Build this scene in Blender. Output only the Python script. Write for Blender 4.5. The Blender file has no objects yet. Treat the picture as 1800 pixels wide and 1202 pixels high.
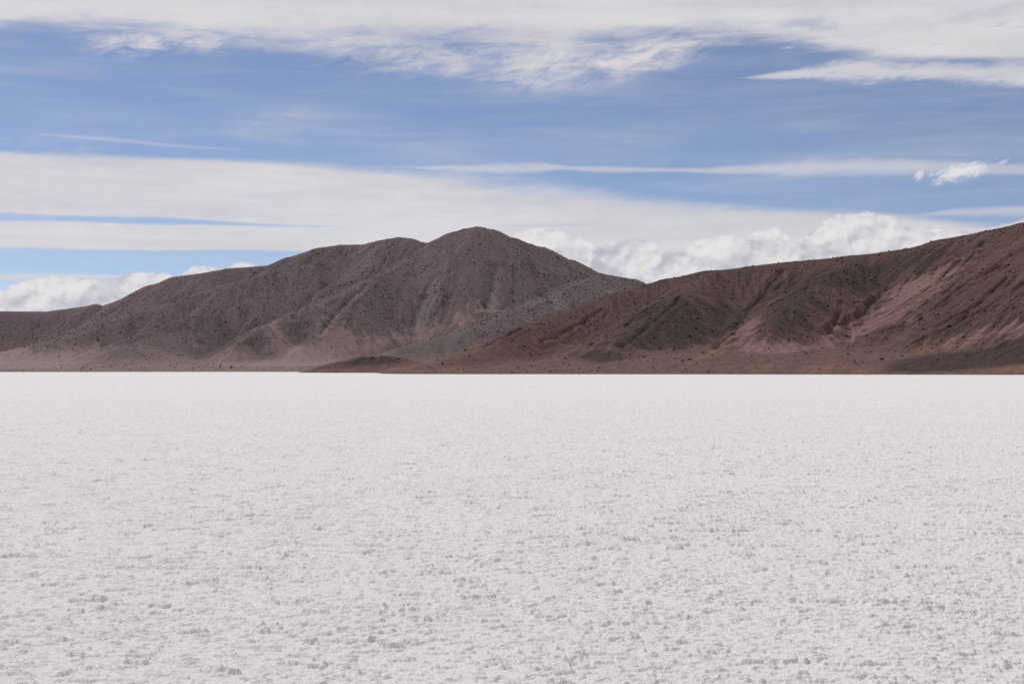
import bpy, math, random
import numpy as np
R = math.radians
scene = bpy.context.scene
C = scene.collection

# ------------------------------------------------------------------ camera
cam_d = bpy.data.cameras.new('camera')
cam_d.lens = 50.0
cam_d.sensor_width = 36.0
cam_d.clip_start = 0.1
cam_d.clip_end = 60000.0
cam = bpy.data.objects.new('camera', cam_d)
C.objects.link(cam)
cam.location = (0.0, 0.0, 1.7)
cam.rotation_euler = (R(90.0 + 1.054), 0.0, 0.0)
scene.camera = cam

# ------------------------------------------------------------------ light
SUN_AZ, SUN_EL = -36.0, 45.0          # bearing from +Y towards +X, height
sun_d = bpy.data.lights.new('sun', 'SUN')
sun_d.energy = 2.1
sun_d.angle = R(0.53)
sun_d.color = (1.0, 0.955, 0.93)
sun = bpy.data.objects.new('sun', sun_d)
C.objects.link(sun)
sun.location = (-60, 60, 120)
sun.rotation_euler = (R(90.0 - SUN_EL), 0.0, R(180.0 - SUN_AZ))
scene.cycles.use_denoising = False
vs = scene.view_settings
scene.display_settings.display_device = 'sRGB'
vs.view_transform = 'Standard'
vs.look = 'None'
vs.exposure = 0.0
vs.gamma = 1.0
vs.use_curve_mapping = False

# ------------------------------------------------------------------ node maths helper
class Graph:
    def __init__(self, tree):
        self.t = tree
    def node(self, kind, **kw):
        n = self.t.nodes.new(kind)
        for k, v in kw.items():
            setattr(n, k, v)
        return n
    def put(self, sock, val):
        if isinstance(val, E):
            self.t.links.new(val.s, sock)
        elif hasattr(val, 'is_output'):
            self.t.links.new(val, sock)
        else:
            sock.default_value = val
    def math(self, op, *args, clamp=False):
        n = self.node('ShaderNodeMath', operation=op)
        n.use_clamp = clamp
        for i, a in enumerate(args):
            self.put(n.inputs[i], a)
        return E(self, n.outputs[0])
    def xyz(self, x, y, z=0.0):
        n = self.node('ShaderNodeCombineXYZ')
        for i, a in enumerate((x, y, z)):
            self.put(n.inputs[i], a)
        return n.outputs[0]
    def noise(self, vec, scale=1.0, detail=4.0, rough=0.5, distort=0.0, lac=2.0):
        n = self.node('ShaderNodeTexNoise')
        self.put(n.inputs['Vector'], vec)
        n.inputs['Scale'].default_value = scale
        n.inputs['Detail'].default_value = detail
        n.inputs['Roughness'].default_value = rough
        n.inputs['Lacunarity'].default_value = lac
        n.inputs['Distortion'].default_value = distort
        return E(self, n.outputs['Fac'])
    def voro(self, vec, scale=1.0, smooth=None):
        n = self.node('ShaderNodeTexVoronoi')
        n.feature = 'F1' if smooth is None else 'SMOOTH_F1'
        if smooth is not None:
            n.inputs['Smoothness'].default_value = smooth
        self.put(n.inputs['Vector'], vec)
        n.inputs['Scale'].default_value = scale
        return E(self, n.outputs['Distance'])
    def smooth(self, x, a, b):
        n = self.node('ShaderNodeMapRange', interpolation_type='SMOOTHSTEP')
        self.put(n.inputs['Value'], x)
        self.put(n.inputs['From Min'], a)
        self.put(n.inputs['From Max'], b)
        return E(self, n.outputs['Result'])
    def lin(self, x, a, b, c, d):
        n = self.node('ShaderNodeMapRange')
        self.put(n.inputs['Value'], x)
        for k, v in zip(('From Min', 'From Max', 'To Min', 'To Max'), (a, b, c, d)):
            self.put(n.inputs[k], v)
        return E(self, n.outputs['Result'])
    def mix(self, f, a, b, blend='MIX'):
        n = self.node('ShaderNodeMix', data_type='RGBA', blend_type=blend)
        self.put(n.inputs[0], f)
        for k, v in ((6, a), (7, b)):
            if isinstance(v, tuple):
                n.inputs[k].default_value = (*v[:3], 1.0)
            else:
                self.put(n.inputs[k], v)
        return n.outputs[2]
    def curve(self, x01, pts):
        n = self.node('ShaderNodeFloatCurve')
        m = n.mapping
        m.extend = 'HORIZONTAL'
        c = m.curves[0]
        while len(c.points) < len(pts):
            c.points.new(0.5, 0.5)
        for p, (a, b) in zip(c.points, sorted(pts)):
            p.location = (a, b)
            p.handle_type = 'AUTO_CLAMPED'
        m.update()
        self.put(n.inputs['Value'], x01)
        return E(self, n.outputs[0])

class E:
    def __init__(self, g, s):
        self.g, self.s = g, s
    def __add__(self, o): return self.g.math('ADD', self, o)
    __radd__ = __add__
    def __sub__(self, o): return self.g.math('SUBTRACT', self, o)
    def __rsub__(self, o): return self.g.math('SUBTRACT', o, self)
    def __mul__(self, o): return self.g.math('MULTIPLY', self, o)
    __rmul__ = __mul__
    def __truediv__(self, o): return self.g.math('DIVIDE', self, o)
    def max(self, o): return self.g.math('MAXIMUM', self, o)
    def min(self, o): return self.g.math('MINIMUM', self, o)
    def abs(self): return self.g.math('ABSOLUTE', self)
    def clamp(self): return self.g.math('ADD', self, 0.0, clamp=True)

# ------------------------------------------------------------------ sky: daylight sky with cloud layers, by bearing and height in degrees
world = bpy.data.worlds.new('World')
scene.world = world
world.use_nodes = True
world.cycles.sampling_method = "MANUAL"
world.cycles.sample_map_resolution = 512
wt = world.node_tree
wt.nodes.clear()
g = Graph(wt)
tc = g.node('ShaderNodeTexCoord')
sx = g.node('ShaderNodeSeparateXYZ')
wt.links.new(tc.outputs['Generated'], sx.inputs[0])
dx, dy, dz = (E(g, sx.outputs[i]) for i in range(3))
flat = g.math('SQRT', dx * dx + dy * dy)
A = g.math('ARCTAN2', dx, dy) * 57.29578        # bearing
L = g.math('ARCTAN2', dz, flat) * 57.29578      # height
A01 = (A + 24.0) / 48.0
LMAX = 20.0
def edge(pts):                                   # a curve of heights over bearings
    return g.curve(A01, [((a + 24.0) / 48.0, l / LMAX) for a, l in pts]) * LMAX
def width(pts):
    return g.curve(A01, [((a + 24.0) / 48.0, w / 4.0) for a, w in pts]) * 4.0

nish = g.node('ShaderNodeTexSky', sky_type='NISHITA')
nish.sun_disc = False
nish.sun_elevation = R(SUN_EL)
nish.sun_rotation = R(SUN_AZ)
nish.altitude = 3900.0
nish.air_density = 1.0
nish.dust_density = 0.0
nish.ozone_density = 1.0
blue = g.mix(1.0, nish.outputs[0], (0.75, 0.725, 0.795), 'MULTIPLY')

soft = g.noise(g.xyz(A * 0.10, L * 0.55, 3.1), 1.0, 5.0, 0.55)
streak = g.noise(g.xyz(A * 0.16 + L * 0.10, L * 1.6 - A * 0.03, 7.7), 1.0, 6.0, 0.6, 0.4)
fine = g.noise(g.xyz(A * 0.8, L * 2.6, 1.3), 1.0, 6.0, 0.62, 0.6)
shred = g.noise(g.xyz(A * 0.9 - L * 0.7, L * 2.2 - A * 0.25, 21.0), 1.0, 8.0, 0.64, 0.7)
mott = g.noise(g.xyz(A * 0.9, L * 2.0, 11.0), 1.0, 5.0, 0.6)

# thin veil everywhere
veil = g.smooth(streak, 0.36, 0.80) * 0.15 + g.smooth(soft, 0.35, 0.75) * 0.12 + 0.05

def blob(pt, ra, rl, tilt, lo, hi, amt):
    (a0, l0), = pt
    u = A - a0
    v = L - l0 - u * tilt
    r2 = u * u / (ra * ra) + v * v / (rl * rl)
    fall = g.math('EXPONENT', r2 * -1.0)
    return g.smooth(shred * 0.55 + streak * 0.25 + fall * 0.16 + 0.02, lo - 0.02, hi - 0.12) * g.smooth(fall, 0.05, 0.75) * amt
# upper sheet with frayed lower edge
e1 = edge([(-25.73,11.99),(-19.88,12.87),(-18.65,13.09),(-16.77,13.1),(-14.63,13.15),(-12.9,12.94),(-10.91,12.77),(-7.78,12.62),(-4.59,12.61),(-1.84,12.78),(1.15,12.65),(4.13,12.93),(6.42,12.92),(8.68,12.9),(9.8,12.86),(11.35,12.63),(13.55,12.18),(15.7,11.92),(17.81,11.73),(19.87,11.52),(25.73,10.95)])
w1 = width([(-25.64,0.5),(-19.8,0.32),(-15.64,0.5),(-9.09,0.78),(-2.29,0.92),(3.43,0.92),(7.97,0.69),(11.31,0.46),(15.64,0.23),(19.8,0.18),(25.64,0.28)])
top = g.smooth((L - e1) / w1 + (streak - 0.5) * 1.8 + (fine - 0.5) * 1.4, -0.7, 1.1)
topfade = 1.0 - g.smooth(L, 17.0, 40.0) * g.smooth(soft, 0.35, 0.6) * 0.9
holes = g.smooth(fine * 0.6 + streak * 0.4, 0.60, 0.72) * 0.35
gap = blob([(11.91,13.31)], 1.6, 0.35, -0.05, 0.44, 0.75, 0.75).max(blob([(18.65,13.38)], 2.2, 0.3, 0.12, 0.44, 0.8, 0.5))
top = top * topfade * (0.95 - holes) * ((streak - 0.5) * 0.45 + (shred - 0.5) * 0.3 + 0.97).min(1.0) * (1.0 - gap.clamp() * 0.6)

wisps = blob([(-15.17,12.44)], 2.0, 0.55, 0.0, 0.44, 0.82, 1.0)
wisps = wisps.max(blob([(-12.57,12.7)], 1.6, 0.5, 0.05, 0.44, 0.82, 1.0))
wisps = wisps.max(blob([(-3.68,12.32)], 4.2, 0.8, -0.02, 0.42, 0.86, 0.9))
wisps = wisps.max(blob([(1.38,11.94)], 3.6, 0.95, 0.05, 0.42, 0.86, 0.95))
wisps = wisps.max(blob([(5.28,12.34)], 2.8, 0.85, 0.2, 0.42, 0.80, 1.0))
wisps = wisps.max(blob([(11.02,12.51)], 0.5, 0.22, 0.0, 0.55, 0.85, 1.0))
wisps = wisps.max(blob([(10.69,13.79)], 2.0, 0.6, 0.1, 0.55, 0.85, 0.9))
wisps = wisps.max(blob([(-9.56,9.7)], 2.5, 0.7, 0.15, 0.45, 1.1, 0.55))
wisps = wisps.max(blob([(-18.62,8.47)], 3.5, 0.35, -0.05, 0.45, 1.1, 0.6))

def band(c, w, wob, soften, amt):
    v = ((L - c) / w + (streak - 0.5) * wob + (fine - 0.5) * wob * 0.9 + (shred - 0.5) * wob * 0.9).abs()
    return (1.0 - g.smooth(v, 1.0 - soften, 1.0 + soften)) * g.smooth(w, 0.008, 0.09) * amt
lens = band(edge([(8.9,11.41),(10.02,11.42),(12.23,11.53),(13.98,11.58),(15.7,11.43),(17.81,11.22),(19.87,10.98),(25.72,10.39)]),
            width([(8.87,0.01),(9.98,0.07),(12.19,0.21),(13.93,0.34),(15.64,0.3),(17.75,0.28),(19.8,0.41),(25.64,0.5)]), 2.0, 0.9, 0.8)
thin = band(edge([(-1.15,8.01),(1.84,8.01),(3.67,7.93),(5.72,7.9),(7.99,7.84),(9.78,7.85),(12.44,7.87),(15.68,7.78),(19.84,7.5),(23.8,7.29)]),
            width([(-4.57,0.02),(-0.92,0.14),(0.69,0.18),(2.29,0.07),(3.66,0.11),(5.03,0.09),(6.39,0.07),(8.2,0.11),(10.21,0.18),(12.41,0.25),(14.58,0.25),(17.75,0.18),(19.8,0.16),(23.75,0.11)]), 1.0, 0.8, 0.55)
low = band(edge([(15.67,5.88),(17.36,5.96),(19.83,5.94),(23.79,5.8)]), width([(14.79,0),(16.49,0.07),(18.16,0.14),(23.75,0.18)]), 0.8, 0.8, 0.5)
hair = band(edge([(-18.62,8.88),(-18,8.87),(-15.68,8.8),(-13.53,8.67),(-10.45,8.59),(-9.11,8.58)]), width([(-18.99,0),(-17.96,0.05),(-14.58,0.06),(-11.31,0.05),(-10.21,0.01),(-8.64,0)]), 0.4, 0.8, 0.35)
leftlow = band(edge([(-23.77,3.35),(-19.82,3.47),(-16.5,3.54),(-14.37,3.55)]), width([(-23.75,0.09),(-19.8,0.11),(-16.7,0.09),(-15.01,0.05),(-13.93,0)]), 0.5, 0.7, 0.6)

# middle sheet: crisp upper edge, a blue slit, a straight lower edge
e2 = edge([(-25.7,7.8),(-19.85,8.18),(-16.74,8.17),(-13.53,8.16),(-10.23,8.13),(-7.76,8.05),(-5.72,7.9),(-3.21,7.73),(-1.15,7.51),(2.3,7.17),(5.72,6.69),(8.21,6.4),(10.22,6.23),(12.43,6.1),(14.81,5.95),(16.52,5.72),(18.19,5.46),(19.83,5.27),(25.67,4.48)])
w2 = width([(-25.64,0.11),(-19.8,0.11),(-13.5,0.11),(-6.84,0.21),(-2.29,0.39),(1.15,0.5),(5.71,0.34),(9.09,0.21),(13.5,0.16),(19.8,0.21)])
m2 = g.smooth((e2 - L) / w2 + (streak - 0.5) * 1.6 + (shred - 0.5) * 0.9, -1.2, 1.3)
e3 = edge([(-25.67,4.36),(-19.82,4.55),(-15.66,4.56),(-11.32,4.65),(-8.65,4.66),(-5.95,4.53),(-3.21,4.05),(0,2.91),(19.8,0.15)])
m2 = m2 * g.smooth((L - e3) + (streak - 0.5) * 0.15, -0.06, 0.10)
slit = band(edge([(-25.68,5.67),(-19.83,5.72),(-17.36,5.74),(-14.6,5.73),(-12.43,5.72),(-10.22,5.67),(-7.76,5.64),(-4.58,5.66)]),
            width([(-25.64,0.23),(-19.8,0.16),(-17.12,0.11),(-14.58,0.14),(-12.41,0.09),(-10.21,0.06),(-7.75,0.04),(-5.94,0.02),(-4.12,0)]), 0.45, 0.6, 0.9)
slit2 = band(edge([(-0.46,5.65),(0.46,5.72),(2.29,5.74),(3.67,5.71)]), width([(-0.92,0),(0.46,0.05),(2.52,0.05),(3.66,0)]), 0.5, 0.8, 0.4)
m2 = m2 * (1.0 - slit) * (1.0 - slit2) * (0.90 + (soft - 0.5) * 0.30 + (streak - 0.5) * 0.42).min(0.98)

clear = (1.0 - veil) * (1.0 - top) * (1.0 - wisps.clamp()) * (1.0 - lens) * (1.0 - thin) * (1.0 - low) * (1.0 - hair) * (1.0 - leftlow) * (1.0 - m2)
cover = (1.0 - clear).clamp()
lay_ = g.noise(g.xyz(A * 0.05, L * 1.1 + A * 0.02, 31.0), 1.0, 4.0, 0.6)
greyer = g.smooth(soft * 0.4 + mott * 0.2 + lay_ * 0.4, 0.38, 0.62)
hi = g.mix(greyer, (6.4, 6.2, 6.45), (7.3, 7.05, 7.2))
col = g.mix(cover, blue, hi)

# heaped clouds low over the hills
def puff(ox, oy):
    wa = g.noise(g.xyz(A * 1.1 + ox, L * 1.1 + oy, 5.0), 1.0, 3.0, 0.5) - 0.5
    wb = g.noise(g.xyz(A * 1.1 + ox, L * 1.1 + oy, 9.0), 1.0, 3.0, 0.5) - 0.5
    p = (A + ox + wa * 0.9, L * 1.25 + oy + wb * 0.9)
    h = 0.0
    for s, k, z in ((0.62, 0.58, 0.0), (1.5, 0.26, 2.0), (3.6, 0.11, 4.0), (8.5, 0.05, 6.0)):
        v = g.voro(g.xyz(p[0] * s, p[1] * s, z), 1.0, 0.45)
        h = (1.0 - v * v * 1.5) * k + h
    return h + (g.noise(g.xyz(p[0] * 2.2, p[1] * 2.2, 3.0), 1.0, 6.0, 0.62) - 0.5) * 0.34
h0 = puff(0.0, 0.0)
h1 = puff(0.16, -0.26)               # towards the light, a little higher
relief = (h0 - h1)
def heap(pts, soft_deg, amp):
    e = edge(pts)
    depth = e - L                       # degrees below the top
    dens = g.smooth(depth + (h0 - 0.55) * amp, -soft_deg * 0.5, soft_deg)
    return dens, depth
dl, depl = heap([(-29.27,2.94),(-25.66,3.24),(-19.81,2.93),(-19.41,3.07),(-18.9,3.25),(-17.76,3.4),(-16.71,3.47),(-15.87,3.59),(-14.59,3.68),(-13.83,3.63),(-13.29,3.61),(-12.86,3.86),(-12.16,4.03),(-11.81,3.97),(-11.5,3.88),(-11.21,4.09),(-10.77,4.09),(-9.77,3.77),(-7.75,2.88),(-5.94,1.53),(-4.57,0.16),(23.75,0.04)], 0.10, 0.55)
dr, depr = heap([(-29.25,0.04),(-2.29,0.16),(-1.15,2.91),(-0.46,4.97),(0.11,5.33),(0.92,5.54),(1.42,5.6),(2.29,5.28),(3.67,5.16),(4.81,5.31),(5.49,5.15),(6.17,4.78),(6.85,4.8),(7.53,5.01),(9.1,5.31),(10.55,5.47),(11.22,5.1),(11.77,5.35),(12.43,5.74),(13.08,5.99),(14.17,6.08),(14.81,5.88),(15.45,5.6),(16.51,5.33),(17.77,5.32),(18.6,5.4),(19.42,5.55),(20.84,5.71),(25.68,5.1)], 0.12, 0.42)
def heapcol(dep, base):
    lit = g.smooth(relief * 1.5 + (h0 - 0.55) * 0.5 - dep * base - (g.smooth(mott, 0.45, 0.7)) * 0.18 + 0.74, -0.1, 1.1)
    return g.mix(lit, (4.9, 4.9, 5.6), (7.9, 7.7, 7.7))
col = g.mix(dr * 0.97, col, heapcol(depr, 0.16))
col = g.mix(dl * 0.95, col, heapcol(depl, 0.24))
# torn scraps of cloud
tuft = g.noise(g.xyz(A * 1.9 - L * 0.8, L * 2.8 - A * 0.5, 41.0), 1.0, 6.0, 0.62, 0.5)
def scrap(pt, ra, rl, tilt, amt):
    (a0, l0), = pt
    u = A - a0
    v = L - l0 - u * tilt
    r = g.math('SQRT', u * u / (ra * ra) + v * v / (rl * rl))
    return g.smooth(1.0 - r + (tuft - 0.5) * 3.0 + (h0 - 0.55) * 0.8, -0.1, 1.0) * amt
sc_ = scrap([(17.58,7.53)], 1.25, 0.36, 0.20, 0.9)
sc_ = sc_.max(scrap([(16.04,7.48)], 0.20, 0.30, 0.8, 0.7))
sc_ = sc_.max(scrap([(19.07,7.81)], 0.25, 0.12, 0.4, 0.6))
col = g.mix(sc_.clamp(), col, (7.9, 7.7, 7.7))

# below the horizon: pale ground light
col = g.mix(g.smooth(L, -1.5, 0.0), (4.5, 4.3, 4.3), col)
bg = g.node('ShaderNodeBackground')
bg.inputs['Strength'].default_value = 0.1
wt.links.new(col, bg.inputs['Color'])
wo = g.node('ShaderNodeOutputWorld')
wt.links.new(bg.outputs[0], wo.inputs[0])

# ------------------------------------------------------------------ number helpers
# TERRAIN-BEGIN
_rs = np.random.RandomState(11)
_perm = np.tile(_rs.permutation(1024).astype(np.int32), 2)
_grad = np.stack([np.cos(np.linspace(0, 2 * np.pi, 64, endpoint=False)), np.sin(np.linspace(0, 2 * np.pi, 64, endpoint=False))], -1).astype(np.float32)
def _hash(ix, iy, seed=0):
    return _perm[(_perm[(ix + seed * 131) & 1023] + iy) & 1023]
def pn(x, y, seed=0):                                  # gradient noise, about -0.7..0.7
    fx, fy = np.floor(x), np.floor(y)
    ix, iy = fx.astype(np.int32), fy.astype(np.int32)
    dx, dy = (x - fx).astype(np.float32), (y - fy).astype(np.float32)
    u = dx * dx * dx * (dx * (dx * 6 - 15) + 10)
    v = dy * dy * dy * (dy * (dy * 6 - 15) + 10)
    def gd(i, j):
        g_ = _grad[_hash(ix + i, iy + j, seed) & 63]
        return g_[..., 0] * (dx - i) + g_[..., 1] * (dy - j)
    a = gd(0, 0) * (1 - u) + gd(1, 0) * u
    b = gd(0, 1) * (1 - u) + gd(1, 1) * u
    return a * (1 - v) + b * v
def fbm(x, y, octaves=4, seed=0, gain=0.5):
    s, k = 0.0, 1.0
    for o in range(octaves):
        s = s + k * pn(x * 2 ** o + o * 17.3, y * 2 ** o - o * 9.1, seed + o)
        k *= gain
    return s
def sst(x, a, b):
    t = np.clip((x - a) / (b - a), 0, 1)
    return t * t * (3 - 2 * t)
def smax(a, b, k):
    h = np.clip(0.5 + 0.5 * (a - b) / k, 0, 1)
    return b * (1 - h) + a * h + k * h * (1 - h)

# ridge lines of the two hills, in metres (x, y, z); slope; crest radius; base fillet
RIDGES = {
 'A': [
  ([(-469.1,837.6,17.4),(-415.6,865.4,30.1),(-362.8,888.8,36.6),(-325.3,903.2,37.8),(-299.3,912.1,38),(-282.1,915.5,40.5),(-272.2,916.4,42),(-268.5,916.5,43),(-264.9,916.5,41.7),(-250,918.6,46.6),(-232.3,921.1,55.9),(-218.4,924.6,61.3),(-203.9,925.8,63.2),(-185.7,927.6,66.7),(-160.4,931.3,68.8),(-145.4,930.7,74.4),(-126.6,929.4,80.2),(-111.6,928.3,82.2),(-96.3,925,82.1),(-84.4,916.1,84.1),(-73.1,912.1,85.7),(-65.6,909.6,84.8),(-59.2,907.1,82.4),(-51.8,904.5,81),(-45.2,901.9,83.7),(-36,899.3,88),(-28.8,898.5,89.9),(-21.6,897.7,91.1),(-13.7,896.9,89.4),(0,896,83.9),(9,895,80.4),(17.9,893.8,77.9),(35.6,889.3,69.7),(53.1,883.4,61.1),(65.2,879.6,58.4),(73.7,876.9,56.8),(82.1,872.1,53.4),(103.5,861.8,40.3),(150.6,836.6,4)], 0.60, 5.0, 2.0),
  ([(-76.3,906.8,79.8),(-97.6,902.7,74.7),(-121.2,889.8,68.7),(-149,875.4,59.9),(-172.7,862.9,53.2),(-202.7,844,41.2),(-229.3,818.5,28.6),(-244.3,782.8,16.4)], 0.60, 4.0, 1.5),
  ([(-71.9,897.1,72.5),(-89.9,863.3,56.7),(-114.6,842.2,48.6),(-145.4,825.3,43.7),(-176.3,800.8,33.4),(-192.7,774.4,23.7),(-209.3,741,14.1),(-214.8,710.2,7.7)], 0.60, 4.0, 1.5),
  ([(-56.9,888.2,73.5),(-71.2,847,60.4),(-94,809.6,47.1),(-112.4,779.9,35.7),(-129.2,751,24.2),(-138.5,729,14.2)], 0.62, 6.0, 2.5),
  ([(-180.8,779.3,21.7),(-193.6,750.4,15.2),(-204.2,709.2,8.8)], 0.35, 3.0, 3.0),
  ([(-227.9,875.8,37.4),(-238.1,826.4,25.8),(-254.8,758.3,14.1)], 0.30, 5.0, 3.0),
  ([(-103.1,758,16.6),(-108.1,730,11.9)], 0.40, 3.0, 3.0),
  ([(-68.7,636.3,5),(-51,638,10.6),(-38.9,648.8,14.2),(-25.1,661.5,18.4),(-10.8,689.9,24.9),(1.4,720,30.5),(13.2,749.9,35.3),(32,799.4,47.1),(51,848.5,57.7)], 0.42, 4.0, 3.0),
 ],
 'B': [
  ([(-36,428.5,0.3),(-26.6,444.2,2.8),(-18.4,459.6,5.6),(-10.2,479.9,8.2),(3.5,520,16.9),(19.5,547.7,23.6),(39,566.7,30.7),(55.4,579.4,36),(65.5,584.3,38.7),(82.4,588.3,41.5),(99.2,589.7,44),(113.3,589.2,45.6),(129.5,587.9,46.9),(141.1,587.3,47.8),(154.4,583.9,49.6),(163.1,581.6,50.8),(175.6,576.9,54.1),(183.4,572.3,55.3),(191.1,567.7,56.7),(198.2,562.1,58),(201.5,558.8,58.8),(217.6,543,64.6),(230,521.5,68),(244.1,487.3,62.6),(251.1,432.4,39.3),(264.3,388.6,9)], 0.50, 6.0, 2.0),
  ([(140.2,583.4,46.6),(118.3,547.4,35.7),(99.5,512.4,24.1),(86.2,484.4,15.1)], 0.50, 8.0, 4.0),
  ([(81.9,584.3,40.8),(65.2,543.1,29.3),(48.5,504.7,18.5),(35.1,473.7,11)], 0.48, 8.0, 4.0),
  ([(-87.1,573.4,-0.1),(-79,556.4,0.5),(-67.1,540.9,3.9),(-55.5,534.1,6),(-49,532.8,6.5),(-42.7,533.3,5.8),(-32.3,521,3.2)], 0.35, 3.0, 2.0),
  ([(105.9,401.3,2),(125.1,400.9,5.7),(144,399.9,8.3),(164.6,391.8,9.1),(187.8,375.7,4.3)], 0.30, 5.0, 3.0),
 ],
}
SHORE = {
 'A': [(-30.96,664.06),(-19.79,664.06),(-11.31,664.06),(-7.74,643.94),(0,643.94),(9.09,643.94)],
 'B': [(-9.53,607.14),(-8.53,590.28),(-7.74,531.25),(-6.84,477.53),(-5.71,433.67),(-4.57,408.65),(-2.29,400.94),(6.84,393.52),(19.79,379.46),(34.21,379.46)],
}
APRON = {'A': (0.075, 11.0), 'B': (0.15, 11.0)}
def base(hill, X, Y):
    r = np.hypot(X, Y)
    az = np.degrees(np.arctan2(X, Y))
    sh = np.array(SHORE[hill])
    rs = np.interp(az, sh[:, 0], sh[:, 1])
    s, cap = APRON[hill]
    q = r - rs
    z = np.where(q > 0, cap * (1 - np.exp(-np.clip(q, 0, None) * s / cap)), q * 0.10)
    if hill == 'B':
        z = z * np.where(q > 0, 0.25 + 0.75 * sst(az, -4.5, 9.0), 1.0)
        z = z - 40 * sst(az, 26, 32) - 26 * sst(-az, 4.5, 10.5) - 14 * sst(q, 150, 330)
    else:
        z = z - 40 * sst(az, 5, 14) - 14 * sst(q, 240, 420) - 10 * sst(-az, 26, 30)
    for line, slope, rho, fil in RIDGES[hill]:
        P = np.array(line)
        t_ = np.full(X.shape, -1e3)
        for a, b in zip(P[:-1], P[1:]):
            ab = b[:2] - a[:2]
            t = np.clip(((X - a[0]) * ab[0] + (Y - a[1]) * ab[1]) / (ab @ ab), 0, 1)
            d = np.hypot(X - a[0] - t * ab[0], Y - a[1] - t * ab[1])
            # steep upper face easing into a concave foot
            dr = slope * (np.sqrt(d * d + rho * rho) - rho)
            t_ = np.maximum(t_, a[2] + t * (b[2] - a[2]) - dr)
        z = smax(t_, z, fil)
    return z
# TERRAIN-END
def worley(x, y, seed=0):
    fx, fy = np.floor(x), np.floor(y)
    ix, iy = fx.astype(np.int32), fy.astype(np.int32)
    dx, dy = (x - fx).astype(np.float32), (y - fy).astype(np.float32)
    best = np.full(x.shape, 9.0, np.float32)
    for i in (-1, 0, 1):
        for j in (-1, 0, 1):
            h = _hash(ix + i, iy + j, seed)
            px = (h & 31) / 31.0
            py = ((h >> 5) & 31) / 31.0
            best = np.minimum(best, (dx - i - px) ** 2 + (dy - j - py) ** 2)
    return np.sqrt(best)
def rills(X, Y, gx, gy, lam, seed):                    # ripples whose furrows run down the slope
    n = np.hypot(gx, gy) + 1e-6
    sx_, sy_ = -gy / n, gx / n
    x, y = X / lam, Y / lam
    ix, iy = np.floor(x).astype(np.int32), np.floor(y).astype(np.int32)
    acc = np.zeros(X.shape, np.float32)
    wsum = np.zeros(X.shape, np.float32) + 1e-4
    for i in (-1, 0, 1):
        for j in (-1, 0, 1):
            h = _hash(ix + i, iy + j, seed)
            vx = x - (ix + i + (h & 31) / 31.0)
            vy = y - (iy + j + ((h >> 5) & 31) / 31.0)
            w = np.exp(-(vx * vx + vy * vy) * 2.2)
            acc += w * np.cos((vx * sx_ + vy * sy_) * 6.283)
            wsum += w
    return acc / wsum

def grid_mesh(name, X, Y, Z, keep=None):
    nr, nc = X.shape
    idx = np.arange(nr * nc, dtype=np.int32).reshape(nr, nc)
    q = np.stack([idx[:-1, :-1], idx[:-1, 1:], idx[1:, 1:], idx[1:, :-1]], -1).reshape(-1, 4)
    co = np.stack([X, Y, Z], -1).reshape(-1, 3).astype(np.float32)
    remap = None
    if keep is not None:
        k = keep.ravel()
        q = q[k[q].any(1)]
        used = np.zeros(len(co), bool)
        used[q.ravel()] = True
        remap = np.cumsum(used) - 1
        q = remap[q].astype(np.int32)
        co = co[used]
        remap = used
    me = bpy.data.meshes.new(name)
    me.vertices.add(len(co))
    me.vertices.foreach_set('co', co.ravel())
    me.loops.add(q.size)
    me.loops.foreach_set('vertex_index', q.ravel())
    me.polygons.add(len(q))
    me.polygons.foreach_set('loop_start', np.arange(0, q.size, 4, dtype=np.int32))
    me.polygons.foreach_set('loop_total', np.full(len(q), 4, np.int32))
    me.polygons.foreach_set('use_smooth', np.ones(len(q), bool))
    me.update(calc_edges=True)
    return me, remap
def attr(me, name, vals):
    a = me.attributes.new(name, 'FLOAT', 'POINT')
    a.data.foreach_set('value', vals.astype(np.float32).ravel())
def material(name):
    m = bpy.data.materials.new(name)
    m.use_nodes = True
    m.node_tree.nodes.clear()
    gr = Graph(m.node_tree)
    b = gr.node('ShaderNodeBsdfPrincipled')
    o = gr.node('ShaderNodeOutputMaterial')
    m.node_tree.links.new(b.outputs[0], o.inputs[0])
    b.inputs['Roughness'].default_value = 0.95
    b.inputs['Specular IOR Level'].default_value = 0.1
    return m, gr, b
def attr_in(gr, name):
    n = gr.node('ShaderNodeAttribute', attribute_name=name)
    return E(gr, n.outputs['Fac'])
def tag(o, label=None, cat=None, group=None, kind=None):
    for k, v in (('label', label), ('category', cat), ('group', group), ('kind', kind)):
        if v:
            o[k] = v
    return o
def link(name, me, mat):
    o = bpy.data.objects.new(name, me)
    if mat:
        me.materials.append(mat)
    C.objects.link(o)
    return o

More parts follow.
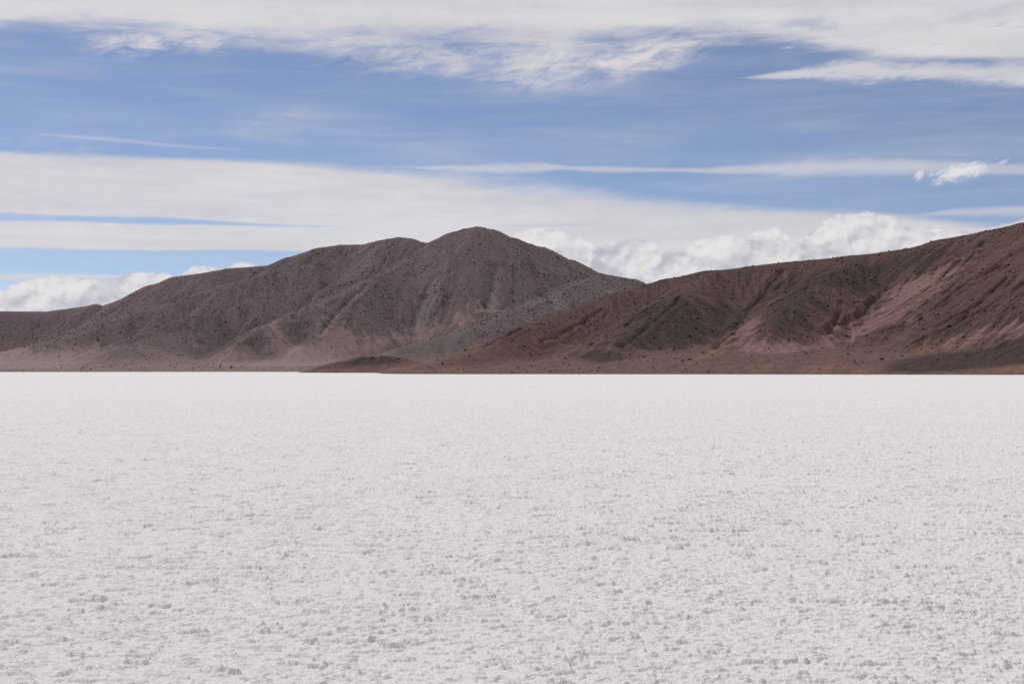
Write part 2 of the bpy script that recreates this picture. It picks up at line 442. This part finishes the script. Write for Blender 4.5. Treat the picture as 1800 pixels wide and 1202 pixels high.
# ------------------------------------------------------------------ the salt flat: one sheet to the horizon with a lumpy crust
def crust(X, Y):
    X = X.astype(np.float64); Y = Y.astype(np.float64)
    und = 0.010 * fbm(X / 1.3, Y / 1.3, 2, 1)
    sel = fbm(X / 1.7 + 5, Y / 1.7, 3, 31)                       # where the crust is broken up
    wa = pn(X / 0.07, Y / 0.07, 41); wb = pn(X / 0.07 + 9, Y / 0.07, 42)
    wc = pn(X / 0.022, Y / 0.022, 43); wd = pn(X / 0.022 + 5, Y / 0.022, 44)
    def scab(lx, ly, seed, t0, t1, k):                           # patches of crust with ragged steep sides, of one size
        u = (X + lx * (0.24 * wa + 0.05 * wc)) / lx
        v = (Y + lx * (0.24 * wb + 0.05 * wd)) / ly
        return sst(pn(u, v, seed) + 0.45 * pn(u * 2.3, v * 2.3, seed + 1) + 0.16 * k * sel, t0, t1)
    tex = 0.0032 * pn(X / 0.045, Y / 0.038, 12) + 0.0016 * wc
    h = und + tex
    h = h + 0.022 * scab(0.46, 0.25, 3, 0.37, 0.49, 0.8) * (1.0 + 0.25 * wa + 0.12 * wc)
    h = h + 0.0145 * scab(0.21, 0.12, 13, 0.28, 0.43, 0.9) * (1.0 + 0.15 * wc)
    h = h + 0.0115 * scab(0.11, 0.06, 23, 0.20, 0.40, 0.6)
    h = h + 0.0055 * scab(0.045, 0.03, 33, 0.12, 0.36, 0.6)
    h = h - 0.010 * scab(0.20, 0.16, 53, 0.30, 0.46, 0.0)
    return h
rows = [0.0, 1.0, 2.0, 3.0, 4.0, 5.0, 6.0]
while rows[-1] < 470:
    rows.append(rows[-1] + max(0.010, rows[-1] * (0.00135 if rows[-1] < 150 else 0.003)) if rows[-1] >= 6 else rows[-1] + 1)
n_fine = len(rows)
while rows[-1] < 40000:
    rows.append(rows[-1] * 1.12)
cols = np.concatenate([np.linspace(-180, -48, 45)[:-1], np.linspace(-48, -23.5, 190)[:-1], np.linspace(-23.5, 23.5, 1350), np.linspace(23.5, 48, 190)[1:], np.linspace(48, 180, 45)[1:]])
rr, aa = np.meshgrid(np.array(rows), np.radians(cols), indexing='ij')
X, Y = rr * np.sin(aa), rr * np.cos(aa)
Z = np.zeros_like(X)
Z[:n_fine] = crust(X[:n_fine], Y[:n_fine])
Z[n_fine:] = 0.0
fade = 1 - sst(rr, 380, 465)
side = np.where(np.abs(np.degrees(aa)) > 48.01, 0.3, 1.0)
Z = Z * fade * side
mat, gr, b = material('salt_crust')
geo = gr.node('ShaderNodeNewGeometry')
pos = geo.outputs['Position']
t1 = gr.noise(pos, 0.35, 4.0, 0.55)
t2 = gr.noise(pos, 9.0, 4.0, 0.6)
c = gr.mix(gr.smooth(t1, 0.35, 0.65), (0.865, 0.842, 0.818), (0.845, 0.828, 0.81))
c = gr.mix(gr.smooth(t2, 0.55, 0.8) * 0.25, c, (0.70, 0.655, 0.60))
gr.put(b.inputs['Base Color'], c)
bn = gr.node('ShaderNodeBump')
bn.inputs['Strength'].default_value = 0.85
bn.inputs['Distance'].default_value = 0.012
gr.put(bn.inputs['Height'], gr.noise(pos, 60.0, 4.0, 0.65))
gr.put(b.inputs['Normal'], bn.outputs[0])
b.inputs['Specular IOR Level'].default_value = 0.0
me, _ = grid_mesh('salt_flat', X, Y, Z)
o = link('salt_flat', me, mat)
tag(o, 'white salt flat with a rough lumpy crust reaching to the hills', 'salt flat', None, 'structure')
del X, Y, Z, rr, aa

# ------------------------------------------------------------------ the hills
def inside(poly, X, Y):                                # signed distance in metres, positive inside
    P = np.array(poly)
    d = np.full(X.shape, 1e9)
    c_ = np.zeros(X.shape, bool)
    for a, b_ in zip(P, np.roll(P, -1, 0)):
        e = b_ - a
        t = np.clip(((X - a[0]) * e[0] + (Y - a[1]) * e[1]) / (e @ e + 1e-9), 0, 1)
        d = np.minimum(d, np.hypot(X - a[0] - t * e[0], Y - a[1] - t * e[1]))
        cr = ((a[1] > Y) != (b_[1] > Y)) & (X < e[0] * (Y - a[1]) / (e[1] + 1e-12) + a[0])
        c_ ^= cr
    return np.where(c_, d, -d)
def patch(polys, X, Y, soft_m, wob=None):
    out = np.zeros(X.shape, np.float32)
    for p in polys:
        P = np.array(p)
        lo, hi_ = P.min(0) - soft_m * 2 - 8, P.max(0) + soft_m * 2 + 8
        m = (X > lo[0]) & (X < hi_[0]) & (Y > lo[1]) & (Y < hi_[1])
        if m.any():
            s = inside(p, X[m], Y[m])
            if wob is not None:
                s = s + wob[m]
            out[m] = np.maximum(out[m], sst(s, -soft_m, soft_m))
    return out
def near_line(line, X, Y):
    P = np.array(line)
    lo, hi_ = P.min(0) - 10, P.max(0) + 10
    m = (X > lo[0]) & (X < hi_[0]) & (Y > lo[1]) & (Y < hi_[1])
    d = np.full(int(m.sum()), 1e9)
    for a, b_ in zip(P[:-1], P[1:]):
        e = b_ - a
        x, y = X[m], Y[m]
        t = np.clip(((x - a[0]) * e[0] + (y - a[1]) * e[1]) / (e @ e + 1e-9), 0, 1)
        d = np.minimum(d, np.hypot(x - a[0] - t * e[0], y - a[1] - t * e[1]))
    return m, d

PATCH = {
 'A': {
  'talus': [[(-132.5,744.3),(-124.9,726.3),(-121.3,721.9),(-148.9,715.7),(-150.5,696.9),(-91.9,675.8),(-77.2,742),(-55.3,768),(-31.3,781.4),(-9.6,797.9),(-17.7,802.8),(-34.8,791.2),(-50.3,786.4),(-64.8,771.3),(-79,759.9),(-90.5,766.7),(-99.8,767.5),(-105.3,747.6),(-112.6,740.5),(-120.2,747.4),(-128.4,760.2)],
            [(-245.5,639.5),(-326.2,849.5),(-248.8,740.3),(-235.2,763.6),(-229.6,780.9),(-209.5,732.6),(-210.9,703),(-204,653.9)]],
  'green': [[(1.8,886),(21.3,885.7),(52.7,877.4),(81.6,867.2),(80.8,859.2),(42.8,763.8),(29.4,734.4),(18.1,751.8),(10,831.9),(5.2,858)],
            [(-141.4,917.2),(-110.8,922.4),(-95.1,913.1),(-109.5,911.4),(-127.4,883.9),(-140.4,876.8)],
            [(-65.9,633.6),(-50.9,636),(-34.2,777.2),(-11,687.9),(15,747.9),(30.2,753.4),(2.8,689),(-15.4,641.8),(-37.6,626.9)]],
  'pale': [[(-51.8,785.3),(-57.7,791.9),(-52,812.3),(-47.7,833.6),(-44,832.8),(-45.1,804.7),(-44.7,786.7)],
           [(-12.2,798.9),(-15.6,813.8),(-10.7,838.9),(-7.4,840),(-9.2,819.9),(-5.8,804)],
           [(-105.9,745.5),(-100.1,769.5),(-91,797.8),(-85.1,817.6),(-86,801.4),(-93,774.4),(-99.8,744.3)],
           [(35.8,885.3),(38.6,875.2),(33,859.4),(28.9,860.5)],
           [(61.9,844.7),(63.9,840.6),(53.8,790.2),(46.1,777.6),(54.5,820.2)],
           [(16.2,733.8),(27.6,767.5),(25.5,748.6),(18.6,716.8),(12.8,711.9)]],
  'dark': [[(-165.1,926.4),(-125.6,922.5),(-103.2,920.2),(-76.2,905.8),(-93.7,900.1),(-120.9,887.8),(-146.6,871.8)],
           [(-118.8,751.7),(-111.6,763.9),(-106.6,750.5),(-106.5,739.4),(-115,737.1)],
           [(-170.9,783.6),(-153.2,797.4),(-142.3,790.3),(-124.6,721.3),(-153.1,722),(-171.4,751.7)]],
  'ochre': [],
 },
 'B': {
  'dark': [[(39.6,535.5),(53.6,535.3),(75.8,540.7),(89.3,550.8),(93.4,532.9),(85.4,505.8),(78.2,500.9),(69.8,482),(61.2,478.1),(46.5,464.7),(36.8,460.5),(28.8,465.1),(35.2,502.8)],
           [(98.7,554.3),(109.3,568.6),(125.2,568.4),(151.3,572.3),(167.1,563.8),(175.4,550.8),(164.4,545.8),(153.3,546.9),(142,540.7),(132.7,520.4),(131.3,529),(128.5,542),(119.7,536.8),(111.5,514),(103.7,489.1),(91.1,474.3),(85.4,479.5),(89.2,511.3)],
           [(97.2,376.7),(104.2,393.4),(125.7,424.8),(141.2,430.4),(152.1,422.5),(163.8,409.4),(147.4,368.6),(133.1,374),(125.5,373.5),(117.2,370.9),(109.8,371.1)],
           [(-75.5,531.7),(-66.4,535.9),(-55.3,532.1),(-44.7,532.1),(-37.9,526.6),(-43.7,520.2),(-58.2,519.8)],
           [(18.7,466.6),(29.7,464.1),(39.9,453.2),(27.4,428.1)]],
  'red': [[(166.8,527.2),(184.7,536.1),(193,535.3),(204.2,509.6),(182.1,454.9),(170.5,473.2),(160.7,477.7),(155.6,492)],
          [(4.1,515),(21.9,546.6),(42.4,557.4),(34.2,534.9),(16.1,503.7),(0,476),(-7.6,473.9)]],
  'talus': [[(107,486.4),(129.6,513.9),(141,536.8),(151.9,542.1),(164.8,533.1),(164.8,519.5),(148,496.4),(132.7,484.1),(116.5,485.2),(94.9,456.2),(75.4,438.6),(73.5,471.3),(92,469.1)],
            [(62.4,458.8),(70.2,476.9),(79.4,498.7),(83.5,511.2),(91.2,532.2),(89.2,501.1),(83.9,474.6),(79.4,470.3),(75,478.2),(63.8,449.5)],
            [(132.6,447.8),(150.1,441.2),(172,429.9),(167.5,418.7),(147.1,432.7),(131.6,438.7)],
            [(80.1,541.1),(88.2,551),(90.7,539.4),(83.3,520.4),(75.7,504.4),(75.1,518.6)]],
  'pale': [],
  'ochre': [[(77.8,389.3),(84,396.2),(92.4,398.4),(94.6,392.8),(86.5,386.4),(79.8,383.8)],
            [(91,379.2),(95.1,383.4),(97.9,379.6),(94.8,376.2)],
            [(128.1,448),(133.3,444.4),(129.8,437.2),(123.3,432.8)],
            [(120.6,365.6),(134.5,373.5),(147.4,368.6),(142.6,356.5)],
            [(-43.2,514.2),(-37.1,515.7),(-30.6,429.9),(-36.5,430.5)],
            [(-23.1,438.4),(-17.8,444.6),(-16.9,422.7),(-22.9,427.4)],
            [(61.1,455.9),(69.7,470.9),(64.5,440.3),(56.5,428.3)],
            [(65.7,400.6),(74.2,403.2),(72.8,397.4),(65.2,395.7)]],
 },
}
GULLY = {
 'A': [([(-83.5,817.7),(-90.7,794.8),(-97.3,771.9),(-100.6,750.3)], 1.6, 1.0), ([(-112,860.7),(-117.2,824.7),(-115.9,762.2)], 3.0, 1.2),
       ([(-46.9,836.7),(-50.4,812.4),(-55.2,788.1)], 4.0, 1.6), ([(-9.5,845.9),(-10.6,825.9),(-14.4,801.9)], 4.0, 1.6),
       ([(13.7,855.9),(18.2,828.8),(22.5,750.7)], 4.0, 1.5), ([(-32.2,845.4),(-34.5,820.3),(-36.7,797.2)], 4.0, 1.3)],
 'B': [([(110.2,575.6),(101,562),(90.7,539.4),(85,522.1),(77.6,496),(65.6,468.4)], 1.5, 1.3),
       ([(181.8,548.7),(167.1,530.3),(159.7,522.1),(151.7,512),(144.5,506.8),(136.4,504.9),(128.9,505.8),(120.2,500.8)], 1.2, 1.1),
       ([(143.1,541.4),(134.5,529.2),(126.6,512.6),(117.6,502.4),(106.8,485.4)], 1.3, 1.3),
       ([(169.6,492.6),(155.7,489.8),(147.6,484),(139.3,480.2),(131.7,479.2),(124.8,480),(120.4,479.1)], 1.1, 1.0),
       ([(168.3,467.6),(156.7,461.1),(146.5,458.1),(138.5,454.4),(129,453)], 1.2, 1.0),
       ([(167.1,477.6),(154.1,467.2),(145.7,462.6),(136.3,460.2)], 0.9, 0.8),
       ([(162.8,544.2),(154.5,521.6)], 1.0, 0.8), ([(121.2,522.1),(118.4,512.5),(113.1,500.4)], 1.0, 0.8),
       ([(151.7,541.1),(147,536.2),(142.1,522)], 0.9, 0.7),
       ([(53.7,534.3),(42.6,519.3),(31.1,501),(18.9,471.6)], 1.3, 1.0),
       ([(65.1,542.1),(54.7,516.1),(42.4,481.1),(35.2,463.7)], 1.2, 0.8),
       ([(3.5,515),(-5,496),(-10.2,480.9)], 1.2, 1.0),
       ([(175.7,534.9),(156.7,508.4),(140.3,500.7),(127.3,497)], 0.8, 0.7),
       ([(165.7,504.5),(147.2,490.4),(135.5,490.6),(121.8,491.1)], 0.8, 0.7),
       ([(35.2,549.9),(23.3,530.5),(10.1,502.9)], 1.0, 0.7)],
}
HILL = {}
def build_hill(hill, az0, az1, daz, rads):
    az = np.radians(np.arange(az0, az1, daz))
    rr, aa = np.meshgrid(np.array(rads), az, indexing='ij')
    X, Y = rr * np.sin(aa), rr * np.cos(aa)
    Z = base(hill, X, Y)
    main, slope, rho, _ = RIDGES[hill][0]
    P = np.array(main)
    dm = np.full(X.shape, 1e9, np.float32)
    for a, b_ in zip(P[:-1], P[1:]):
        e = b_[:2] - a[:2]
        t = np.clip(((X - a[0]) * e[0] + (Y - a[1]) * e[1]) / (e @ e), 0, 1)
        dm = np.minimum(dm, np.hypot(X - a[0] - t * e[0], Y - a[1] - t * e[1]))
    # gradient in plan
    gr_ = np.gradient(Z, np.array(rads), axis=0)
    ga_ = np.gradient(Z, az, axis=1) / rr
    gx = gr_ * np.sin(aa) + ga_ * np.cos(aa)
    gy = gr_ * np.cos(aa) - ga_ * np.sin(aa)
    for _ in range(3):                                  # smooth the direction field a little
        for G in (gx, gy):
            G[:, 2:-2] = (G[:, :-4] + G[:, 1:-3] + G[:, 2:-2] + G[:, 3:-1] + G[:, 4:]) / 5
            G[2:-2] = (G[:-4] + G[1:-3] + G[2:-2] + G[3:-1] + G[4:]) / 5
    steep = np.hypot(gx, gy)
    up = sst(Z, 0.4, 7.0)
    crest = sst(dm, 2.0, 26.0)
    S = 1.25 if hill == 'A' else 1.0
    wx = X + 5 * pn(X / 23, Y / 23, 51); wy = Y + 5 * pn(X / 23 + 7, Y / 23, 52)
    big = fbm(X / 70, Y / 70, 2, 61)
    r1 = rills(wx, wy, gx, gy, 26 * S, 71)
    r2 = rills(wx, wy, gx, gy, 10 * S, 72)
    r3 = rills(X, Y, gx, gy, 4.2 * S, 73)
    r4 = rills(X, Y, gx, gy, 1.9 * S, 74)
    k = up * np.clip(steep / 0.45, 0.15, 1.0)
    Z = Z + crest * k * (1.6 * big + (0.7 if hill == 'A' else 0.75) * (r1 - 0.35) + 0.3 * (r2 - 0.3) * (0.6 + 0.8 * np.clip(big + 0.3, 0, 1)))
    Z = Z + k * (0.3 + 0.7 * crest) * ((0.16 if hill == 'A' else 0.30) * r3 + (0.06 if hill == 'A' else 0.13) * r4)
    low = sst(Z, 0.05, 2.0)
    Z = Z + low * ((0.16 if hill == 'A' else 0.2) * fbm(X / 6.0, Y / 6.0, 3, 81) * (0.4 + 0.6 * crest) + 0.10 * fbm(X / 1.1, Y / 1.1, 2, 85))
    for line, wd, dep in GULLY[hill]:
        m, d = near_line(line, X + 1.2 * pn(X / 7, Y / 7, 91), Y + 1.2 * pn(X / 7, Y / 7 + 5, 92))
        Z[m] -= 0.75 * dep * np.exp(-(d / (0.7 * wd)) ** 2) * (0.55 + 0.9 * np.clip(pn(X[m] / 9, Y[m] / 9, 93) + 0.4, 0, 1)) - 0.35 * dep * np.exp(-((d - 2.0 * wd) / wd) ** 2)
    me, used = grid_mesh('hill', X, Y, Z, Z > -0.8)
    wob = 5.0 * fbm(X / 9, Y / 9, 3, 95) + 7.0 * (r2 - 0.3) + 3.0 * r3
    wob = wob * (0.25 + 0.75 * sst(Z, 4.0, 15.0))
    for nm, polys in PATCH[hill].items():
        v = patch(polys, X, Y, 5.0 if hill == 'B' else 10.0, wob * (1.0 if nm != 'ochre' else 0.5))
        attr(me, nm, v.ravel()[used])
        HILL[(hill, nm)] = v
    furrow = np.clip(0.5 - 0.5 * r2, 0, 1) * k
    attr(me, 'furrow', furrow.ravel()[used])
    attr(me, 'stria', (0.55 * r3 + 0.45 * r4).ravel()[used])
    HILL[hill] = dict(X=X, Y=Y, Z=Z, az=np.degrees(az), r=np.array(rads), dm=dm, n=fbm(X / 14, Y / 14, 2, 97), r1=r1)
    # highest sight line so far, for telling what can be seen
    tan = (Z - 1.7) / rr
    HILL[hill]['cum'] = np.maximum.accumulate(tan, axis=0)
    return me

def rads(r0, segs):
    out = [r0]
    for end, st in segs:
        while out[-1] < end:
            out.append(out[-1] + st)
    return out
meA = build_hill('A', -30.0, 13.5, 0.025, rads(560, [(690, 2.0), (770, 0.7), (960, 0.85), (1150, 4.0)]))
meB = build_hill('B', -11.0, 31.0, 0.02, rads(366, [(470, 0.4), (610, 0.5), (780, 3.0)]))

def hill_mat(name, basec, base2, dark, talus, green, pale, red, ochre, fan, grain_amt, streak_amt, stria_amt):
    mat, gr, b = material(name)
    geo = gr.node('ShaderNodeNewGeometry')
    pos = geo.outputs['Position']
    sp = gr.node('ShaderNodeSeparateXYZ')
    mat.node_tree.links.new(pos, sp.inputs[0])
    x, y, z = (E(gr, sp.outputs[i]) for i in range(3))
    n1 = gr.noise(pos, 0.035, 5.0, 0.6)
    n2 = gr.noise(pos, 0.35, 5.0, 0.65)
    n3 = gr.noise(pos, 1.6, 4.0, 0.7)
    terr = gr.noise(gr.xyz(x * 0.16, y * 0.16, z * 1.5), 1.0, 4.0, 0.65, 0.5)
    c = gr.mix(gr.smooth(n1, 0.35, 0.65), basec, base2)
    c = gr.mix((1.0 - gr.smooth(z + (n1 - 0.5) * 14.0, 3.0, 17.0)) * 0.85, c, fan)      # fine wash spread at the foot
    brk = (n2 - 0.5) * 1.1 + (terr - 0.5) * 0.9
    def lay(c, nm, colr, amt=1.0):
        if colr is None:
            return c
        f = attr_in(gr, nm)
        return gr.mix(gr.smooth(f + brk * f * (1.0 - f) * 3.0, 0.0, 1.0) * amt, c, colr)
    c = lay(c, 'green', green, 0.9)
    c = lay(c, 'red', red, 0.9)
    c = lay(c, 'talus', talus, 0.95)
    c = lay(c, 'dark', dark, 0.95)
    c = lay(c, 'pale', pale, 0.8)
    c = lay(c, 'ochre', ochre, 0.85)
    fu = attr_in(gr, 'furrow')
    c = gr.mix(gr.smooth(fu, 0.35, 0.95) * 0.16, c, talus)          # loose rubble lies in the furrows
    # scree grain and terraced stripes; rill crests paler, furrows darker
    gsum = (n3 - 0.5) * grain_amt + (terr - 0.5) * streak_amt + (n2 - 0.5) * 0.35 + attr_in(gr, 'stria') * stria_amt
    mul = gr.node('ShaderNodeMix', data_type='RGBA', blend_type='MULTIPLY')
    mul.inputs[0].default_value = 1.0
    gr.put(mul.inputs[6], c)
    k = (gsum * 1.0 + 1.0).max(0.35)
    gr.put(mul.inputs[7], gr.xyz(k, k, k))
    gr.put(b.inputs['Base Color'], mul.outputs[2])
    bn = gr.node('ShaderNodeBump')
    bn.inputs['Strength'].default_value = 0.5
    bn.inputs['Distance'].default_value = 0.5
    gr.put(bn.inputs['Height'], gr.noise(pos, 0.9, 5.0, 0.65))
    gr.put(b.inputs['Normal'], bn.outputs[0])
    return mat
matA = hill_mat('grey_brown_scree', (0.168,0.124,0.123),(0.148,0.111,0.111),(0.118,0.094,0.093),(0.295,0.208,0.196),(0.148,0.123,0.115),(0.215,0.178,0.168),None,(0.25,0.18,0.16),(0.242,0.172,0.162),0.8,0.35,0.08)
matB = hill_mat('red_brown_scree', (0.112,0.069,0.062),(0.098,0.063,0.058),(0.066,0.045,0.042),(0.240,0.143,0.128),None,None,(0.130,0.071,0.063),(0.225,0.128,0.085),(0.172,0.102,0.088),1.1,1.1,0.22)
oA = link('hill', meA, matA)
tag(oA, 'grey brown scree hill with two rounded summits behind the salt flat', 'hill', None, 'structure')
oB = link('hill', meB, matB)
tag(oB, 'reddish brown hill with dark bands, rising out of the frame beside the grey one', 'hill', None, 'structure')

# ------------------------------------------------------------------ low desert shrubs on the slopes
rng = random.Random(4)
nrng = np.random.RandomState(5)
def shrub_geo(seed, n):
    q = random.Random(seed)
    V, F = [], []
    # dense woody core
    k = 7
    for j, (rad, zz) in enumerate(((0.72, -0.15), (0.80, 0.22), (0.50, 0.52))):
        for i in range(k):
            a = 6.2832 * (i + 0.5 * j) / k
            rr_ = rad * q.uniform(0.8, 1.1)
            V.append((rr_ * math.cos(a), rr_ * math.sin(a), zz + q.uniform(-0.05, 0.05)))
    V.append((0, 0, 0.64))
    for j in range(2):
        for i in range(k):
            F.append((j * k + i, j * k + (i + 1) % k, (j + 1) * k + (i + 1) % k, (j + 1) * k + i))
    for i in range(k):
        F.append((2 * k + i, 2 * k + (i + 1) % k, 3 * k))
    # twig and leaf sprays standing out of it
    for _ in range(n):
        a = q.uniform(0, 6.2832); e = math.acos(q.uniform(0.0, 1.0))
        dr = (math.sin(e) * math.cos(a), math.sin(e) * math.sin(a), math.cos(e))
        r0, r1 = q.uniform(0.5, 0.7), q.uniform(0.85, 1.15)
        s = q.uniform(0.10, 0.2); t = q.uniform(0, 3.14)
        side_ = (math.cos(t) * s, math.sin(t) * s, q.uniform(-s, s))
        i0 = len(V)
        p0 = [dr[m] * r0 for m in range(3)]; p1 = [dr[m] * r1 for m in range(3)]
        p0[2] *= 0.8; p1[2] *= 0.8
        V += [tuple(p0[m] - side_[m] for m in range(3)), tuple(p0[m] + side_[m] for m in range(3)), tuple(p1[m] + side_[m] * 0.4 for m in range(3)), tuple(p1[m] - side_[m] * 0.4 for m in range(3))]
        F.append((i0, i0 + 1, i0 + 2, i0 + 3))
    return V, F
mat_s, gr, b = material('shrub_leaf')
oi = gr.node('ShaderNodeObjectInfo')
geo = gr.node('ShaderNodeNewGeometry')
v = gr.noise(geo.outputs['Position'], 1.3, 2.0, 0.5)
gr.put(b.inputs['Base Color'], gr.mix(v, (0.036, 0.028, 0.024), (0.068, 0.054, 0.042)))

def sample(hill, n, amin, amax, rmin, rmax, ok):
    h = HILL[hill]
    az = nrng.uniform(amin, amax, n)
    r = np.sqrt(nrng.uniform(rmin ** 2, rmax ** 2, n))
    ci = np.clip(((az - h['az'][0]) / (h['az'][1] - h['az'][0])).round().astype(int), 0, len(h['az']) - 1)
    ri = np.clip(np.searchsorted(h['r'], r), 1, len(h['r']) - 1)
    x, y, z = h['X'][ri, ci], h['Y'][ri, ci], h['Z'][ri, ci]
    tan = (z + 0.45 - 1.7) / h['r'][ri]
    vis = tan >= h['cum'][ri - 1, ci] + 0.0
    if hill == 'A':
        b_ = HILL['B']
        cb = ((h['az'][ci] - b_['az'][0]) / (b_['az'][1] - b_['az'][0])).round().astype(int)
        ins = (cb >= 0) & (cb < len(b_['az']))
        lim = np.where(ins, b_['cum'][-1, np.clip(cb, 0, len(b_['az']) - 1)], -1)
        vis &= tan > lim
    p = ok(hill, ri, ci, z)
    keep = vis & (z > 0.35) & (nrng.uniform(0, 1, n) < p)
    return [(float(x[i]), float(y[i]), float(z[i]), float(h['r'][ri[i]]), float(h['dm'][ri[i], ci[i]]),
             float(HILL[(hill, 'talus')][ri[i], ci[i]]), float(HILL[(hill, 'dark')][ri[i], ci[i]])) for i in np.nonzero(keep)[0]]
def prob(hill, ri, ci, z):
    h = HILL[hill]
    n = h['n'][ri, ci]
    p = np.clip(0.6 + n * (0.7 if hill == 'A' else 1.2), 0.12, 1.0)
    p = p * (1 - 0.85 * HILL[(hill, 'talus')][ri, ci])
    if hill == 'B':
        p = p * (0.22 + 0.78 * sst(z, 5, 14))
    if hill == 'A':
        p = p * (0.45 + 0.55 * sst(h['r1'][ri, ci], -0.1, 0.6)) * (0.25 + 0.75 * sst(z, 6, 26))
    return p
shrubs = []
for t in sample('A', 100000, -20.3, 6.0, 640, 945, prob):
    shrubs.append((*t, 'A', min(0.95, rng.lognormvariate(math.log(0.28), 0.32))))
for t in sample('B', 3400, -9.0, 20.4, 395, 606, prob):
    shrubs.append((*t, 'B', min(0.8, rng.lognormvariate(math.log(0.35), 0.28))))
for t in sample('B', 30000, -9.0, 20.4, 395, 606, prob):
    shrubs.append((*t, 'B', rng.lognormvariate(math.log(0.17), 0.35)))
shrubs.sort(key=lambda t: -t[8] / t[3])
front = [t for t in shrubs if t[7] == 'B' and abs(math.degrees(math.atan2(t[0], t[1]))) < 19.7][:300]
ids = set(map(id, front))
rest = [t for t in shrubs if id(t) not in ids]
print('shrubs', len(front), len(rest))
variants = []
for s in range(6):
    V, F = shrub_geo(100 + s, 60)
    me = bpy.data.meshes.new('desert_shrub')
    me.from_pydata(V, [], F)
    me.materials.append(mat_s)
    variants.append(me)
for t in front:
    x, y, z, r, dm, tal, drk = t[:7]
    s = t[8]
    o = bpy.data.objects.new('desert_shrub', variants[rng.randrange(6)])
    o.location = (x, y, z - 0.05)
    o.rotation_euler = (0, 0, rng.uniform(0, 6.28))
    o.scale = (s * rng.uniform(0.85, 1.2), s * rng.uniform(0.85, 1.2), s * rng.uniform(0.75, 1.05))
    if dm < 6:
        lab, grp = 'dark shrub standing on the skyline crest of the reddish hill against the clouds', 'shrubs along the crest of the reddish hill'
    elif tal > 0.5:
        lab, grp = 'dark shrub on the bare pinkish rubble of the reddish hill', 'shrubs on the pinkish rubble'
    elif drk > 0.5:
        lab, grp = 'dark shrub on one of the blackish bands of the reddish hill', 'shrubs on the blackish bands'
    elif z < 9:
        lab, grp = 'dark shrub low on the foot of the reddish hill near the salt', 'shrubs on the foot of the reddish hill'
    else:
        lab, grp = 'dark shrub on the brown slope between crest and foot of the reddish hill', 'shrubs on the brown slope of the reddish hill'
    tag(o, lab, 'shrub', grp)
    C.objects.link(o)
# the thousands of smaller and farther ones
VV, FF = [], []
lowp = []
for s in range(5):
    lowp.append(shrub_geo(300 + s, 14))
off = 0
Vall, Fq, Ft = [], [], []
for t in rest:
    V, F = lowp[rng.randrange(5)]
    s = t[8]
    a = rng.uniform(0, 6.28)
    sxx, syy, szz = s * rng.uniform(0.85, 1.2), s * rng.uniform(0.85, 1.2), s * rng.uniform(0.75, 1.1)
    ca, sa = math.cos(a), math.sin(a)
    Vall += [(t[0] + ca * p[0] * sxx - sa * p[1] * syy, t[1] + sa * p[0] * sxx + ca * p[1] * syy, t[2] - 0.05 + p[2] * szz) for p in V]
    Fq += [tuple(i + off for i in f) for f in F]
    off += len(V)
me = bpy.data.meshes.new('desert_shrubbery')
me.from_pydata(Vall, [], Fq)
o = link('desert_shrubbery', me, mat_s)
tag(o, 'thousands of small dark shrubs dotted over both hills', 'shrubs', None, 'stuff')
